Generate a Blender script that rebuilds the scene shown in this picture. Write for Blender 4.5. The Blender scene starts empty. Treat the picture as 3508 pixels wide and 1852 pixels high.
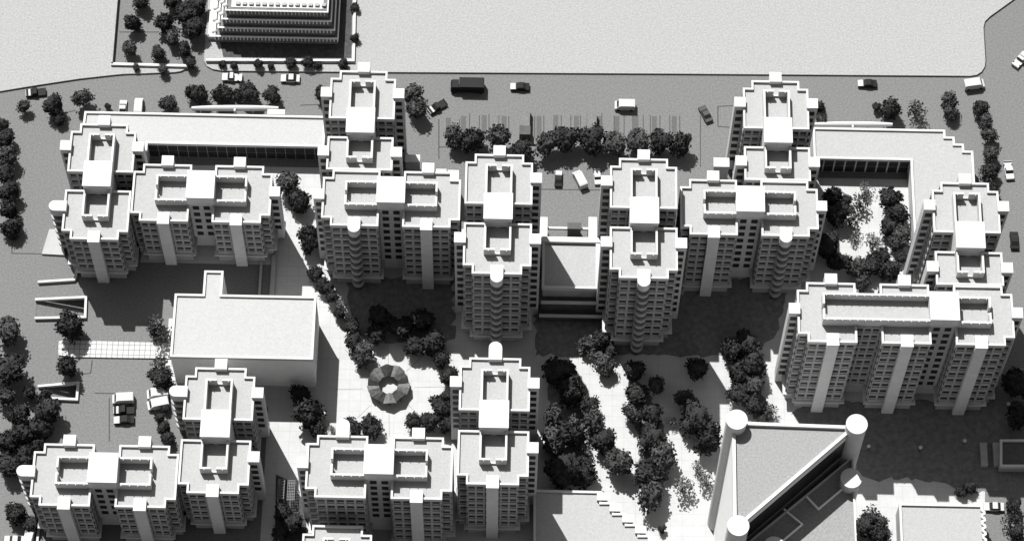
import bpy, bmesh, math, random
from mathutils import Vector, Matrix
from mathutils.geometry import tessellate_polygon
random.seed(11)
R = math.radians
SC = bpy.context.scene
COL = SC.collection

# ------------------------------------------------------------------ camera
TAU, RHO, F, DIST = R(26.5), R(1.15), 10077.0, 630.0
s_, c_ = math.sin(TAU), math.cos(TAU)
CAM = Vector((0, -DIST*s_, DIST*c_))
r0, u0, FW = Vector((1, 0, 0)), Vector((0, c_, s_)), Vector((0, s_, -c_))
RT = r0*math.cos(RHO) + u0*math.sin(RHO)
UP = u0*math.cos(RHO) - r0*math.sin(RHO)
K = 3508/2576
def W(px, py, z=0.0):
    """survey point of the photograph (2576 px wide) -> world x, y at height z"""
    d = FW + RT*((px*K-1754)/F) - UP*((py*K-926)/F)
    t = (z-CAM.z)/d.z
    return (CAM.x+d.x*t, CAM.y+d.y*t)
def M(rpx):
    return rpx*K/16.3
cd = bpy.data.cameras.new('camera'); cam = bpy.data.objects.new('camera', cd); COL.objects.link(cam)
cam.matrix_world = Matrix(((RT.x, UP.x, -FW.x, CAM.x), (RT.y, UP.y, -FW.y, CAM.y), (RT.z, UP.z, -FW.z, CAM.z), (0, 0, 0, 1)))
cd.sensor_width = 36; cd.lens = 36*F/3508; cd.clip_start = 1; cd.clip_end = 5000
SC.camera = cam

# ------------------------------------------------------------------ light
AZ, EL = R(29), R(56)
trav = Vector((math.cos(EL)*math.sin(AZ), -math.cos(EL)*math.cos(AZ), -math.sin(EL)))
sd = bpy.data.lights.new('sun', 'SUN'); sd.energy = 4.6; sd.angle = R(0.5); sd.color = (1, 0.995, 0.985)
sun = bpy.data.objects.new('sun', sd); COL.objects.link(sun)
sun.rotation_euler = trav.to_track_quat('-Z', 'Y').to_euler(); sun.location = (-60, 100, 200)
wd = bpy.data.worlds.new('World'); SC.world = wd; wd.use_nodes = True
nt = wd.node_tree; bg = nt.nodes['Background']
sky = nt.nodes.new('ShaderNodeTexSky'); sky.sky_type = 'NISHITA'; sky.sun_disc = False
sky.sun_elevation = EL; sky.sun_rotation = -AZ; sky.dust_density = 2.0
bw = nt.nodes.new('ShaderNodeRGBToBW')           # black-and-white film: the sky without its colour
nt.links.new(sky.outputs[0], bw.inputs[0]); nt.links.new(bw.outputs[0], bg.inputs[0])
bg.inputs[1].default_value = 0.062
SC.view_settings.view_transform = 'Standard'; SC.view_settings.look = 'None'
SC.view_settings.exposure = 0.8; SC.view_settings.gamma = 1.0
SC.cycles.max_bounces = 4; SC.cycles.diffuse_bounces = 1

# ------------------------------------------------------------------ materials
def mat(name, v, rough=0.8, var=0.0, scale=1.0, spec=0.2, joints=None, detail=4.0):
    m = bpy.data.materials.new(name); m.use_nodes = True
    n = m.node_tree; b = n.nodes['Principled BSDF']
    b.inputs['Roughness'].default_value = rough
    b.inputs['Specular IOR Level'].default_value = spec
    b.inputs['Base Color'].default_value = (v, v, v, 1)
    if var or joints:
        tc = n.nodes.new('ShaderNodeTexCoord')
        no = n.nodes.new('ShaderNodeTexNoise'); no.inputs['Scale'].default_value = scale; no.inputs['Detail'].default_value = detail
        no.inputs['Roughness'].default_value = 0.7
        n.links.new(tc.outputs['Object'], no.inputs['Vector'])
        mr = n.nodes.new('ShaderNodeMapRange')
        mr.inputs['From Min'].default_value = 0.3; mr.inputs['From Max'].default_value = 0.7
        mr.inputs['To Min'].default_value = v*(1-var); mr.inputs['To Max'].default_value = v*(1+var)
        n.links.new(no.outputs['Fac'], mr.inputs['Value'])
        out = mr.outputs[0]
        if joints:
            br = n.nodes.new('ShaderNodeTexBrick'); br.offset = 0.0
            br.inputs['Scale'].default_value = 1.0
            br.inputs['Brick Width'].default_value = joints[0]; br.inputs['Row Height'].default_value = joints[0]
            br.inputs['Mortar Size'].default_value = joints[1]
            br.inputs['Color1'].default_value = (1, 1, 1, 1); br.inputs['Color2'].default_value = (.97, .97, .97, 1)
            br.inputs['Mortar'].default_value = (joints[2],)*3 + (1,)
            n.links.new(tc.outputs['Object'], br.inputs['Vector'])
            mu = n.nodes.new('ShaderNodeMath'); mu.operation = 'MULTIPLY'
            n.links.new(out, mu.inputs[0]); n.links.new(br.outputs['Color'], mu.inputs[1]); out = mu.outputs[0]
        n.links.new(out, b.inputs['Base Color'])
    return m
ROAD = mat('grey_board', 0.142, 0.95, 0.24, 2.6, detail=3, spec=.05)
PLAIN = mat('pale_board', 0.28, 0.95, 0.2, 2.6, detail=3, spec=.05)
PAVE = mat('white_paving', 0.40, 0.85, 0.06, 0.4, joints=(2.4, 0.04, 0.8))
TILE = mat('tiled_walk', 0.45, 0.8, 0.05, 0.6, joints=(1.15, 0.09, 0.45))
STALL = mat('stall_grey', 0.095, 0.95, 0.2, 2.6, spec=.05)
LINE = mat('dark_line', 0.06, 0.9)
WHITE = mat('white_card', 0.48, 0.75, 0.05, 0.25, spec=.1)
WALL = mat('wall_card', 0.315, 0.75, 0.12, 0.5)
TRIR = mat('roof_grey', 0.23, 0.95, 0.2, 2.6, detail=3, spec=.05)
STOR = mat('storey_wall', 0.15, 0.9, 0.2, 1.0)
SHAFT = mat('shaft_card', 0.52, 0.75, 0.08, 0.5)
TOWER = mat('tower_card', 0.76, 0.75, 0.06, 0.5)
ROOF = mat('roof_card', 0.315, 0.95, 0.12, 2.8, detail=3, spec=.05)
ROOF2 = mat('roof_pale', 0.355, 0.95, 0.10, 2.8, detail=3, spec=.05)
GLASS = mat('window_pane', 0.02, 0.5, spec=0.15)
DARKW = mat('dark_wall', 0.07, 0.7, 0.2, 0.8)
FOL = [mat('foliage_dark', 0.027, 0.9, 0.75, 2.0, spec=0.05), mat('foliage_mid', 0.05, 0.9, 0.6, 3.0, spec=0.05), mat('foliage_pale', 0.12, 0.9, 0.6, 3.0, spec=0.05)]
BARK = mat('bark', 0.05, 0.9)
CARW, CARD, CARG = mat('white_paint', 0.42, 0.6, spec=0.08), mat('dark_paint', 0.014, 0.6, spec=0.08), mat('grey_paint', 0.06, 0.6, spec=0.08)
TYRE = mat('tyre', 0.02, 0.9)
SHADEGROUND = mat('shade_ground', 0.055, 0.95, 0.4, 1.2)  # dark ground colour that takes in the shade lying on it
SHADEPLANT = mat('shade_planting_tone', 0.14, 0.95, 0.3, 0.8)  # planted ground, its tone darkened to carry the blocks' shade
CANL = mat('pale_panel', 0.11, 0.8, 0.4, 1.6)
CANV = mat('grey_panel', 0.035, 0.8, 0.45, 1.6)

# ------------------------------------------------------------------ mesh helpers
class MB:
    def __init__(s): s.v = []; s.f = []
    def add(s, vs, fs):
        o = len(s.v); s.v += [tuple(v) for v in vs]; s.f += [tuple(i+o for i in f) for f in fs]; return s
    def prism(s, poly, z0, z1, bottom=True):
        n = len(poly)
        s.add([(x, y, z0) for x, y in poly]+[(x, y, z1) for x, y in poly],
              [tuple(range(n, 2*n))] + ([tuple(range(n-1, -1, -1))] if bottom else []) + [(i, (i+1) % n, n+(i+1) % n, n+i) for i in range(n)])
        return s
    def box(s, x0, x1, y0, y1, z0, z1):
        return s.prism([(x0, y0), (x1, y0), (x1, y1), (x0, y1)], z0, z1)
    def obox(s, o, t, n, t0, t1, n0, n1, z0, z1):
        p = lambda a, b: (o[0]+t[0]*a+n[0]*b, o[1]+t[1]*a+n[1]*b)
        return s.prism([p(t0, n1), p(t1, n1), p(t1, n0), p(t0, n0)][::-1] if (t[0]*n[1]-t[1]*n[0]) < 0 else [p(t0, n0), p(t1, n0), p(t1, n1), p(t0, n1)], z0, z1)
    def ring(s, poly, inner, z0, z1):
        n = len(poly)
        vs = [(x, y, z0) for x, y in poly]+[(x, y, z1) for x, y in poly]+[(x, y, z1) for x, y in inner]+[(x, y, z0) for x, y in inner]
        fs = []
        for i in range(n):
            j = (i+1) % n
            fs += [(i, j, n+j, n+i), (n+i, n+j, 2*n+j, 2*n+i), (2*n+i, 2*n+j, 3*n+j, 3*n+i)]
        return s.add(vs, fs)
def ccw(poly):
    a = sum(p[0]*q[1]-q[0]*p[1] for p, q in zip(poly, poly[1:]+poly[:1]))
    return poly if a > 0 else poly[::-1]
def inset(poly, d):
    n = len(poly); out = []
    for i in range(n):
        a, b, c = Vector(poly[i-1]), Vector(poly[i]), Vector(poly[(i+1) % n])
        e, f = (b-a).normalized(), (c-b).normalized()
        n1, n2 = Vector((-e.y, e.x)), Vector((-f.y, f.x))
        k = n1+n2
        k = n1 if k.length < 1e-6 else k/(1+n1.dot(n2))
        out.append((b.x+k.x*d, b.y+k.y*d))
    return out
ORG = {}
def mesh_of(name, mb, m, org=(0, 0, 0)):
    me = bpy.data.meshes.new(name)
    me.from_pydata([(x-org[0], y-org[1], z-org[2]) for x, y, z in mb.v], [], mb.f)
    if m: me.materials.append(m)
    me.update(); return me
def link(o, parent=None, org=None):
    COL.objects.link(o)
    if parent is not None: o.parent = parent
    ORG[o.name] = org
    return o
def part(name, mb, m, parent):
    org = ORG[parent.name]
    return link(bpy.data.objects.new(name, mesh_of(name, mb, m, org)), parent, org)
def setp(o, label, cat, group=None):
    o['label'] = label; o['category'] = cat
    if group: o['group'] = group
    return o
def thing(name, label, cat, x, y, z=0.0, group=None, rz=0.0):
    o = bpy.data.objects.new(name, None); o.empty_display_size = 0.5
    o.location = (x, y, z); o.rotation_euler = (0, 0, rz)
    link(o, None, (x, y, z)); return setp(o, label, cat, group)
def solid(name, mb, m, label, cat, group=None):
    xs = [v[0] for v in mb.v]; ys = [v[1] for v in mb.v]
    org = (sum(xs)/len(xs), sum(ys)/len(ys), min(v[2] for v in mb.v))
    o = bpy.data.objects.new(name, mesh_of(name, mb, m, org)); o.location = org
    link(o, None, org); return setp(o, label, cat, group)
def struct(name, mb, m, kind='structure'):
    o = bpy.data.objects.new(name, mesh_of(name, mb, m)); link(o, None, (0, 0, 0)); o['kind'] = kind; return o
def dup(root, x, y, rz=0.0, scale=1.0, z=0.0):
    def cp(o, par):
        n = o.copy(); COL.objects.link(n)
        if par is not None: n.parent = par
        for ch in o.children: cp(ch, n)
        return n
    r = cp(root, None); r.location = (x, y, z); r.rotation_euler = (0, 0, rz); r.scale = (scale,)*3
    return r
def D(pts, z=0.0): return [W(a, b, z) for a, b in pts]
def filled(outer, holes, z):
    loops = [[Vector((x, y, 0)) for x, y in outer]]+[[Vector((x, y, 0)) for x, y in h] for h in holes]
    tris = tessellate_polygon(loops)
    vs = [(v.x, v.y, z) for l in loops for v in l]
    fs = []
    for a, b, c in tris:
        A, B, Cc = vs[a], vs[b], vs[c]
        cr = (B[0]-A[0])*(Cc[1]-A[1])-(B[1]-A[1])*(Cc[0]-A[0])
        fs.append((a, b, c) if cr > 0 else (c, b, a))
    return MB().add(vs, fs)

# ------------------------------------------------------------------ ground
ramp_holes = []
RAMPS = [((92, 752), (214, 745), (214, 795), (90, 797)), ((105, 972), (194, 960), (192, 1001), (100, 998))]
for q in RAMPS: ramp_holes.append(ccw(D(q)))
g = filled([(-1500, -1500), (1500, -1500), (1500, 2500), (-1500, 2500)], ramp_holes, 0)
for h in ramp_holes:                                   # sloping ramp floors and their sides, cut into the ground
    xs = [p[0] for p in h]; x0, x1 = min(xs), max(xs)
    dep = lambda p: -0.05-2.6*(p[0]-x0)/(x1-x0)
    n = len(h)
    lo = [(p[0], p[1], dep(p)) for p in h]; hi = [(p[0], p[1], 0) for p in h]
    g.add(lo, [tuple(range(n))]); g.add(hi+lo, [(n+i, n+(i+1) % n, (i+1) % n, i) for i in range(n)])
struct('ground', g, ROAD)
KH = 0.42
slabA = D([(-900, -700), (312, -700), (294, 0), (280, 160), (280, 168), (470, 168), (467, 173), (455, 179), (440, 181.5), (365, 184.5), (310, 186), (280, 189), (200, 198), (130, 208.5), (60, 219.5), (0, 229.5), (-900, 368)], KH)
slabB = D([(548, -700), (528, -60), (513, 152), (520, 166), (535, 174), (560, 178), (900, 181), (1700, 185.5), (2440, 191), (2458, 188), (2470, 180), (2477, 168), (2479, 155), (2474, 70), (2478, 54), (2490, 42), (2576, -20), (2900, -255), (3500, -700)], KH)
mbl = MB().prism(ccw(slabA), 0, KH); struct('vacant_ground', mbl, PLAIN)
mbl = MB().prism(ccw(slabB), 0, KH); struct('vacant_ground', mbl, PLAIN)
# shade of the kerb face, painted as a dark line along its foot
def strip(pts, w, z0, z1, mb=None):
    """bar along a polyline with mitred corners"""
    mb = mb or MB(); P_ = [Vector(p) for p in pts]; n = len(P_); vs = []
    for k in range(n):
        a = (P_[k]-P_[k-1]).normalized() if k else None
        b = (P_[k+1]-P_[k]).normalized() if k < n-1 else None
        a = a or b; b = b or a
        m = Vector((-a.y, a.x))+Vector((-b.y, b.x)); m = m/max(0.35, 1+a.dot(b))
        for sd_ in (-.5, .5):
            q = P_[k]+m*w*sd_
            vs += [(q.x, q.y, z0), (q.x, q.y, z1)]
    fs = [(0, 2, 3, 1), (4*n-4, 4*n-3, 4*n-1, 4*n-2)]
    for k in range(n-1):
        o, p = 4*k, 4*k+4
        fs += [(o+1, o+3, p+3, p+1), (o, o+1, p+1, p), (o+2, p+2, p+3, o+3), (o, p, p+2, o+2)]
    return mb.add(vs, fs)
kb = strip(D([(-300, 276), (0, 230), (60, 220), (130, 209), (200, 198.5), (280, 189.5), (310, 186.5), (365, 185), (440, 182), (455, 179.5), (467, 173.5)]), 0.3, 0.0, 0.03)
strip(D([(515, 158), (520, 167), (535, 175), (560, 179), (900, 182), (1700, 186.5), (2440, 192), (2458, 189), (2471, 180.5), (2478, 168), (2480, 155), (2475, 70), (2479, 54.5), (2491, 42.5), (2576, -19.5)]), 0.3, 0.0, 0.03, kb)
struct('kerb_shade', kb, LINE)
pv = [(-79.6, 24), (-40, 24), (-40, 6), (3, 6), (3, -2), (20, -2), (20, 6), (62, 6), (62, 24), (86, 24), (86, 0), (100.4, 0), W(2478, 1235), W(2474, 1500), (-50.4, -110), (-50.4, -33), (-64, -31.5), (-72.6, -31), (-72.6, -13), (-51.6, -13), (-51.6, 0.2), (-79.6, 0.2)]
struct('plaza_paving', MB().prism(ccw(pv), 0, 0.06), PAVE)
for q, z_, m_ in [([(552, 99), (562, 144), (884, 146), (887, -60), (700, -60), (552, 60)], KH, SHADEGROUND),  # terraced building's shadow laid as dark ground inside the wall
              ([(868, 700), (1140, 690), (1142, 850), (1092, 852), (1040, 868), (1000, 858), (905, 852), (884, 790)], .06, SHADEPLANT),  # front shade of the two-bay block darkened into the planting
              ([(1345, 770), (1700, 740), (1890, 690), (1985, 720), (1950, 850), (1900, 885), (1790, 898), (1345, 893)], .06, SHADEPLANT),  # shade before the court towers put into a darker ground patch
              ([(1985, 1035), (2050, 1010), (2540, 1010), (2560, 1235), (2430, 1236), (2350, 1205), (2180, 1205)], .06, SHADEPLANT),  # shade of the three-bay block painted over the paving
              ([(1378, 935), (1450, 930), (1500, 1030), (1545, 1120), (1500, 1125), (1450, 1100), (1490, 1180), (1480, 1210), (1385, 1215)], .06, SHADEPLANT),
              ([(1590, 930), (1640, 1000), (1690, 1130), (1680, 1200), (1650, 1280), (1620, 1270), (1600, 1190), (1610, 1100), (1580, 1010)], .06, SHADEPLANT),
              ([(1850, 860), (1905, 870), (1920, 990), (1950, 1060), (1890, 1050), (1860, 960)], .06, SHADEPLANT),
              ([(694, 1192), (722, 1205), (768, 1262), (775, 1420), (690, 1420)], .06, SHADEGROUND)]:  # garden strip with its shade put into the dark ground colour
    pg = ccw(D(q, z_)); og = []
    if m_ is SHADEPLANT:                                       # wavering edge for the patches of painted shade and planting
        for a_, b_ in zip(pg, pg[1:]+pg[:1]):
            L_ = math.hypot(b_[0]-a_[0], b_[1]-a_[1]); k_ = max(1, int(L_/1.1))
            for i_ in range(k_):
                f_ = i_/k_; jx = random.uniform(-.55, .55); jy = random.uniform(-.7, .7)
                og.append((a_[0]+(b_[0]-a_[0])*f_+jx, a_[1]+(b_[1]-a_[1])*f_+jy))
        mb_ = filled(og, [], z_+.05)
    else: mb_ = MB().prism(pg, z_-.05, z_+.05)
    struct('shade_ground' if m_ is SHADEGROUND else 'shade_planting', mb_, m_)
tw = MB().prism(ccw(D([(147, 858), (160, 855), (432, 862), (432, 901), (180, 897), (147, 892)], 0.35)), 0, 0.35); struct('tiled_path', tw, TILE)
struct('tiled_path', MB().prism(ccw(D([(430, 884), (447, 884), (455, 985), (432, 990)], .2)), 0, 0.2), TILE)
# painted bay lines in the car park and thin seams on the boards
pk = MB()
for a, y0, y1 in [(1156, 300, 350), (1181, 285, 330), (1206, 290, 330), (1230, 288, 335), (1255, 290, 330), (1280, 292, 340), (1345, 292, 345), (1368, 290, 345), (1412, 290, 345), (1436, 290, 345), (1460, 290, 345), (1514, 285, 335), (1545, 292, 345), (1570, 290, 345), (1592, 290, 345), (1618, 290, 345), (1636, 290, 345), (1660, 290, 345), (1685, 290, 345), (1710, 290, 345), (1762, 290, 420)]:
    strip([W(a, y0), W(a, y1)], 0.2, 0.004, 0.016, pk)
for q in [((1104, 300), (1104, 400)), ((1104, 370), (1160, 370)), ((1362, 476), (1520, 478)), ((755, 265), (820, 263)), ((1806, 268), (1806, 318)), ((1806, 268), (1850, 266)), ((1806, 318), (1850, 322)), ((30, 637), (175, 640)), ((300, 81), (400, 81)), ((275, 1000), (275, 1110)), ((232, 905), (228, 938)), ((228, 938), (205, 940)), ((238, 988), (335, 990)), ((130, 292), (190, 278)), ((30, 612), (30, 637))]:
    strip(D(q), 0.26, 0.0, 0.014, pk)
struct('painted_lines', pk, LINE)
sb = MB()
for a, y0, y1 in [(1128, 296, 345), (1166, 292, 345), (1218, 290, 345), (1268, 292, 345), (1356, 292, 345), (1398, 290, 345), (1450, 292, 345), (1506, 292, 345), (1552, 292, 345), (1600, 290, 345), (1646, 292, 345), (1696, 292, 350)]:
    strip([W(a, y0), W(a, y1)], 1.1, 0.0, 0.006, sb)
struct('parking_stall', sb, STALL)

# ------------------------------------------------------------------ apartment blocks
WPANE = MB().add(*[(lambda b: (b.v, b.f))(MB().box(-0.66, 0.66, -0.09, 0.0, -0.74, 0.74))][0])
WMESH = mesh_of('window', WPANE, GLASS)
FL = 2.9
def facade(mb, poly, z, wins, base=4.6, wide=1.75, only=None):
    """piers and floor bands in front of the wall; collects window places"""
    n = len(poly); floors = int(round((z-base)/FL))
    fh = (z-base)/floors
    for i in range(n):
        a, b = Vector(poly[i]), Vector(poly[(i+1) % n]); e = b-a; L = e.length
        if L < 1.2: continue
        t = e/L; nn = Vector((t.y, -t.x)); nb = max(1, int(round(L/wide))); bw_ = L/nb
        for k in range(nb+1):
            c = k*bw_; w0, w1 = max(0.0, c-0.2), min(L, c+0.2)
            mb.obox(a, t, nn, w0, w1, 0.0, 0.26, base-0.9, z-0.02)
        for f in range(floors+1):
            zb = base+f*fh
            mb.obox(a, t, nn, 0.0, L, 0.0, 0.2, zb-0.85 if f else zb-0.8, zb+0.22 if f < floors else z-0.01)
        for f in range(floors):
            for k in range(nb):
                c = a+t*((k+0.5)*bw_)
                wins.append((c, nn, base+(f+0.5)*fh+0.16, bw_))
def add_windows(bld, wins):
    """wins: (host wing, c, n, z, bay width); the hundred that face the camera and stand highest are parts"""
    org = ORG[bld.name]
    def score(w):
        h, c, n, z, bwid = w
        v = (CAM-Vector((c.x, c.y, z))).normalized()
        return v.x*n.x+v.y*n.y + 0.02*z
    vis = [w for w in wins if score(w)-0.02*w[3] > 0]; vis.sort(key=lambda w: -score(w))
    for w in vis[:100]:
        h, c, n, z, bwid = w
        o = bpy.data.objects.new('window', WMESH); COL.objects.link(o); o.parent = h
        o.location = (c.x-org[0], c.y-org[1], z-org[2]); o.rotation_euler = (0, 0, math.atan2(n.x, -n.y))
    rest = vis[100:]+[w for w in wins if score(w)-0.02*w[3] <= 0]
    if rest:
        mb = MB()
        for h, c, n, z, bwid in rest:
            mb.obox(c, (-n.y, n.x), n, -0.66, 0.66, 0.0, 0.09, z-0.74, z+0.74)
        o = part('window', mb, GLASS, bld); o['kind'] = 'stuff'
def wing(bld, poly, z, wins, open_edges=()):
    poly = ccw(poly)
    mb = MB().prism(poly, 0, z-0.05)
    loc = []
    facade(mb, poly, z, loc)
    w = part('wing', mb, WALL, bld)
    part('roof', MB().prism(inset(poly, 0.1), z-0.05, z), ROOF, w)
    part('parapet', MB().ring(inset(poly, -0.28), inset(poly, 0.14), z-0.35, z+0.6), WHITE, w)
    part('ledge', MB().ring(inset(poly, -0.75), inset(poly, -0.02), 3.6, 3.95), WHITE, w)
    wins += [(w,)+l for l in loc]
    return w
def core(bld, x0, x1, y0, y1, z, wins, h=4.0):
    mb = MB().box(x0, x1, y0, y1, 0, z+h-0.3)
    o = part('lift_core', mb, SHAFT, bld)
    loc = []
    for sx in range(2):
        cx = x0+(x1-x0)*(0.3+0.4*sx)
        for f in range(int(z/FL)-1):
            loc.append((Vector((cx, y0)), Vector((0, -1)), z-0.6-f*FL, 1.7))
    part('cap', MB().box(x0-0.12, x1+0.12, y0-0.12, y1+0.12, z+h-0.3, z+h), WHITE, o)
    wins += [(o,)+l for l in loc]
def enclosure(bld, x0, x1, y0, y1, z, side, h=2.4, t=0.42):
    """open roof yard walled on three sides, the fourth against the lift core"""
    mb = MB(); g_ = 0.55
    xm, ym = (x0+x1)/2, (y0+y1)/2
    def ew_wall(y, notch):
        if notch: mb.box(x0, xm-g_, y, y+t, z, z+h); mb.box(xm+g_, x1, y, y+t, z, z+h); mb.box(xm-g_, xm+g_, y+0.05, y+t-0.05, z, z+0.5)
        else: mb.box(x0, x1, y, y+t, z, z+h)
        k = max(3, int((x1-x0)/1.5))
        for i in range(k):
            c = x0+(i+0.5)*(x1-x0)/k
            if notch and abs(c-xm) < g_+0.3: continue
            mb.add([(c-.14, y, z+h-0.03), (c+.14, y, z+h-0.03), (c, y-0.3, z+h-0.06), (c, y, z+h-1.6)], [(0, 2, 1), (0, 3, 2), (2, 3, 1)])
    def ns_wall(x, notch):
        a, b = y0+t+0.004, y1-t-0.004
        if notch: mb.box(x, x+t, a, ym-g_, z, z+h); mb.box(x, x+t, ym+g_, b, z, z+h); mb.box(x+0.05, x+t-0.05, ym-g_, ym+g_, z, z+0.5)
        else: mb.box(x, x+t, a, b, z, z+h)
    if side in 'WE':
        ew_wall(y0, False); ew_wall(y1-t, False); ns_wall(x0 if side == 'W' else x1-t, True)
    else:
        if side == 'N': ew_wall(y1-t, True)
        else: ew_wall(y0, True)
        a, b = (y0, y1-t-0.004) if side == 'N' else (y0+t+0.004, y1)
        for x in (x0, x1-t): mb.box(x, x+t, a, b, z, z+h)
    part('roof_enclosure', mb, WHITE, bld)
def shaft(bld, x0, x1, y0, y1, z, wins=None, h=1.3, m=None):
    o = part('stair_shaft', MB().box(x0, x1, y0, y1, 0, z+h-0.2), m or SHAFT, bld)
    part('cap', MB().box(x0-0.06, x1+0.06, y0-0.06, y1+0.06, z+h-0.2, z+h), WHITE, o)
    if wins is not None:
        for f in range(int((z-3)/FL)):
            wins.append((o, Vector(((x0+x1)/2, y0)), Vector((0, -1)), z-1.2-f*FL, 1.6))
def pill(x, y, ang, r, ln, n=10):
    """outline of a round-ended bar from (x,y) going along ang"""
    pts = [(0, -r), (ln, -r)] + [(ln+r*math.sin(a), -r*math.cos(a)) for a in [math.pi*i/n for i in range(1, n)]] + [(ln, r), (0, r)]
    c, s = math.cos(ang), math.sin(ang)
    return [(x+p*c-q*s, y+p*s+q*c) for p, q in pts]
def round_shaft(bld, x, y, ang, z, r=1.25, ln=2.2, flare=False):
    o = part('stair_shaft', MB().prism(ccw(pill(x+.05*math.cos(ang), y+.05*math.sin(ang), ang, r-0.3, ln)), 0, z+1.0), DARKW, bld)
    part('cap', MB().prism(ccw(pill(x, y, ang, r+0.05, ln)), z-1.2, z+1.3), WHITE, o)
    k = int((z-2.5)/FL)
    for f in range(k):
        zz = z-1.2-(f+1)*FL
        if zz < 0.4: break
        part('balcony', MB().prism(ccw(pill(x, y, ang, r+0.06, ln+0.05)), zz, zz+0.95), WALL, o)
def side_caps(bld, x0, x1, yN, yS_N, z, wins, spec):
    """spec letters: NW, NE, SW, SE shafts on the long sides of a north-south block"""
    for k in spec:
        yc = yN-5.4 if k[0] == 'N' else yS_N-3.5
        if k[1] == 'W': shaft(bld, x0-2.1, x0+0.15, yc-1.1, yc+1.1, z, wins)
        else: shaft(bld, x1-0.15, x1+2.1, yc-1.1, yc+1.1, z, wins)
def ns_block(label, x0, x1, yN, z, caps=(), north='cap', south='plain', cut=None, pills=(), group='white stepped apartment blocks'):
    bld = thing('apartment_block', label, 'apartment block', (x0+x1)/2, yN-13.5, 0, group)
    wins = []; st = 1.85; xm = (x0+x1)/2
    a = yN-11; b = yN-15.9; yS = yN-26.9 if cut is None else cut
    wing(bld, [(x0, a), (x1, a), (x1, yN-st), (x1-st, yN-st), (x1-st, yN), (x0+st, yN), (x0+st, yN-st), (x0, yN-st)], z, wins)
    if cut is None:
        wing(bld, [(x0+st, yS), (x1-st, yS), (x1-st, yS+st), (x1, yS+st), (x1, b), (x0, b), (x0, yS+st), (x0+st, yS+st)], z, wins)
    else:
        wing(bld, [(x0, yS), (x1, yS), (x1, b), (x0, b)], z, wins)
    core(bld, xm-2.85, xm+2.85, a-5.35, a+0.4, z, wins)
    enclosure(bld, xm-2.75, xm+2.75, a+0.42, yN-3.0, z, 'N')
    enclosure(bld, xm-2.75, xm+2.75, (yS+4.2 if cut is None else max(cut+1.6, b-7.0)), a-5.37, z, 'S')
    if north == 'cap': shaft(bld, xm-1.2, xm+1.2, yN-0.3, yN+1.9, z)
    if north == 'round': round_shaft(bld, xm, yN-0.4, math.pi/2, z, 1.3, 2.6)
    if south == 'plain': shaft(bld, xm-1.2, xm+1.2, yS-1.2, yS+1.4, z, None, 1.2)
    if south == 'round': round_shaft(bld, xm, yS+1.4, -math.pi/2, z, 1.25, 2.6)
    side_caps(bld, x0, x1, yN, b, z, wins, caps)
    for kk in pills:
        yc = yN-5.4 if kk[0] == 'N' else b-3.9
        round_shaft(bld, x0+0.4, yc, math.pi, z, 1.15, 2.5)
    add_windows(bld, wins); return bld
def ew_block(label, x0, x1, yN, yS, z, bays, north, south, ends='', group='white stepped apartment blocks'):
    bld = thing('apartment_block', label, 'apartment block', (x0+x1)/2, (yN+yS)/2, 0, group)
    wins = []; st = 1.9; sy = 1.75
    gap = 5.45; L = (x1-x0-2*st-gap*(bays-1))/bays
    xs = []; x = x0+st
    for i in range(bays): xs.append((x, x+L)); x += L+gap
    for i, (a, b) in enumerate(xs):
        p = [(a, yS), (b, yS)]
        if i == bays-1: p += [(b, yS+sy), (b+st, yS+sy), (b+st, yN-sy), (b, yN-sy)]
        p += [(b, yN), (a, yN)]
        if i == 0: p += [(a, yN-sy), (a-st, yN-sy), (a-st, yS+sy), (a, yS+sy)]
        wing(bld, p, z, wins)
        xm = (a+b)/2+(0.0)
        if north[i] == 'cap': shaft(bld, xm-1.2, xm+1.2, yN-0.3, yN+1.9, z)
        if north[i] == 'round': round_shaft(bld, xm, yN-0.4, math.pi/2, z, 1.3, 2.6)
        if south[i] == 'plain': shaft(bld, xm-1.2, xm+1.2, yS-1.2, yS+1.4, z, None, 1.2)
        if south[i] == 'round': round_shaft(bld, xm, yS+1.4, -math.pi/2, z, 1.25, 2.2)
    e0, e1 = yS+3.7, yN-3.1
    last = xs[-1]
    cx0, cx1 = xs[-2][1]-0.1, last[0]+0.1
    core(bld, cx0, cx1, e0-0.1, e1+0.1, z, wins)
    if bays == 3:                                        # recessed link between the first two bays
        a, b = xs[0][1], xs[1][0]
        mb = MB().box(a+0.3, b-0.3, e0, e1, 0, z); loc = []
        facade(mb, [(a+0.3, e0), (b-0.3, e0), (b-0.3, e1), (a+0.3, e1)], z, loc)
        w = part('wing', mb, WALL, bld); wins += [(w,)+l for l in loc]
    if bays == 3: part('yard_deck', MB().box(xs[0][0]+2.75, cx0-.05, e0+.05, e1-.05, z-.02, z+.63), ROOF, bld)
    enclosure(bld, (cx0-6.7 if bays == 2 else xs[0][0]+2.7), cx0-0.02, e0, e1, z, 'W', 2.4 if bays == 2 else 2.9)
    enclosure(bld, cx1+0.02, cx1+6.7, e0, e1, z, 'E')
    ym = (yN+yS)/2+0.4
    if 'W' in ends: shaft(bld, x0-2.0, x0+0.15, ym-1.1, ym+1.1, z, wins)
    if 'E' in ends: shaft(bld, x1-0.15, x1+2.0, ym-1.1, ym+1.1, z, wins)
    if 'P' in ends: round_shaft(bld, x0+0.4, ym, math.pi, z, 1.15, 2.5)
    add_windows(bld, wins); return bld

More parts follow.
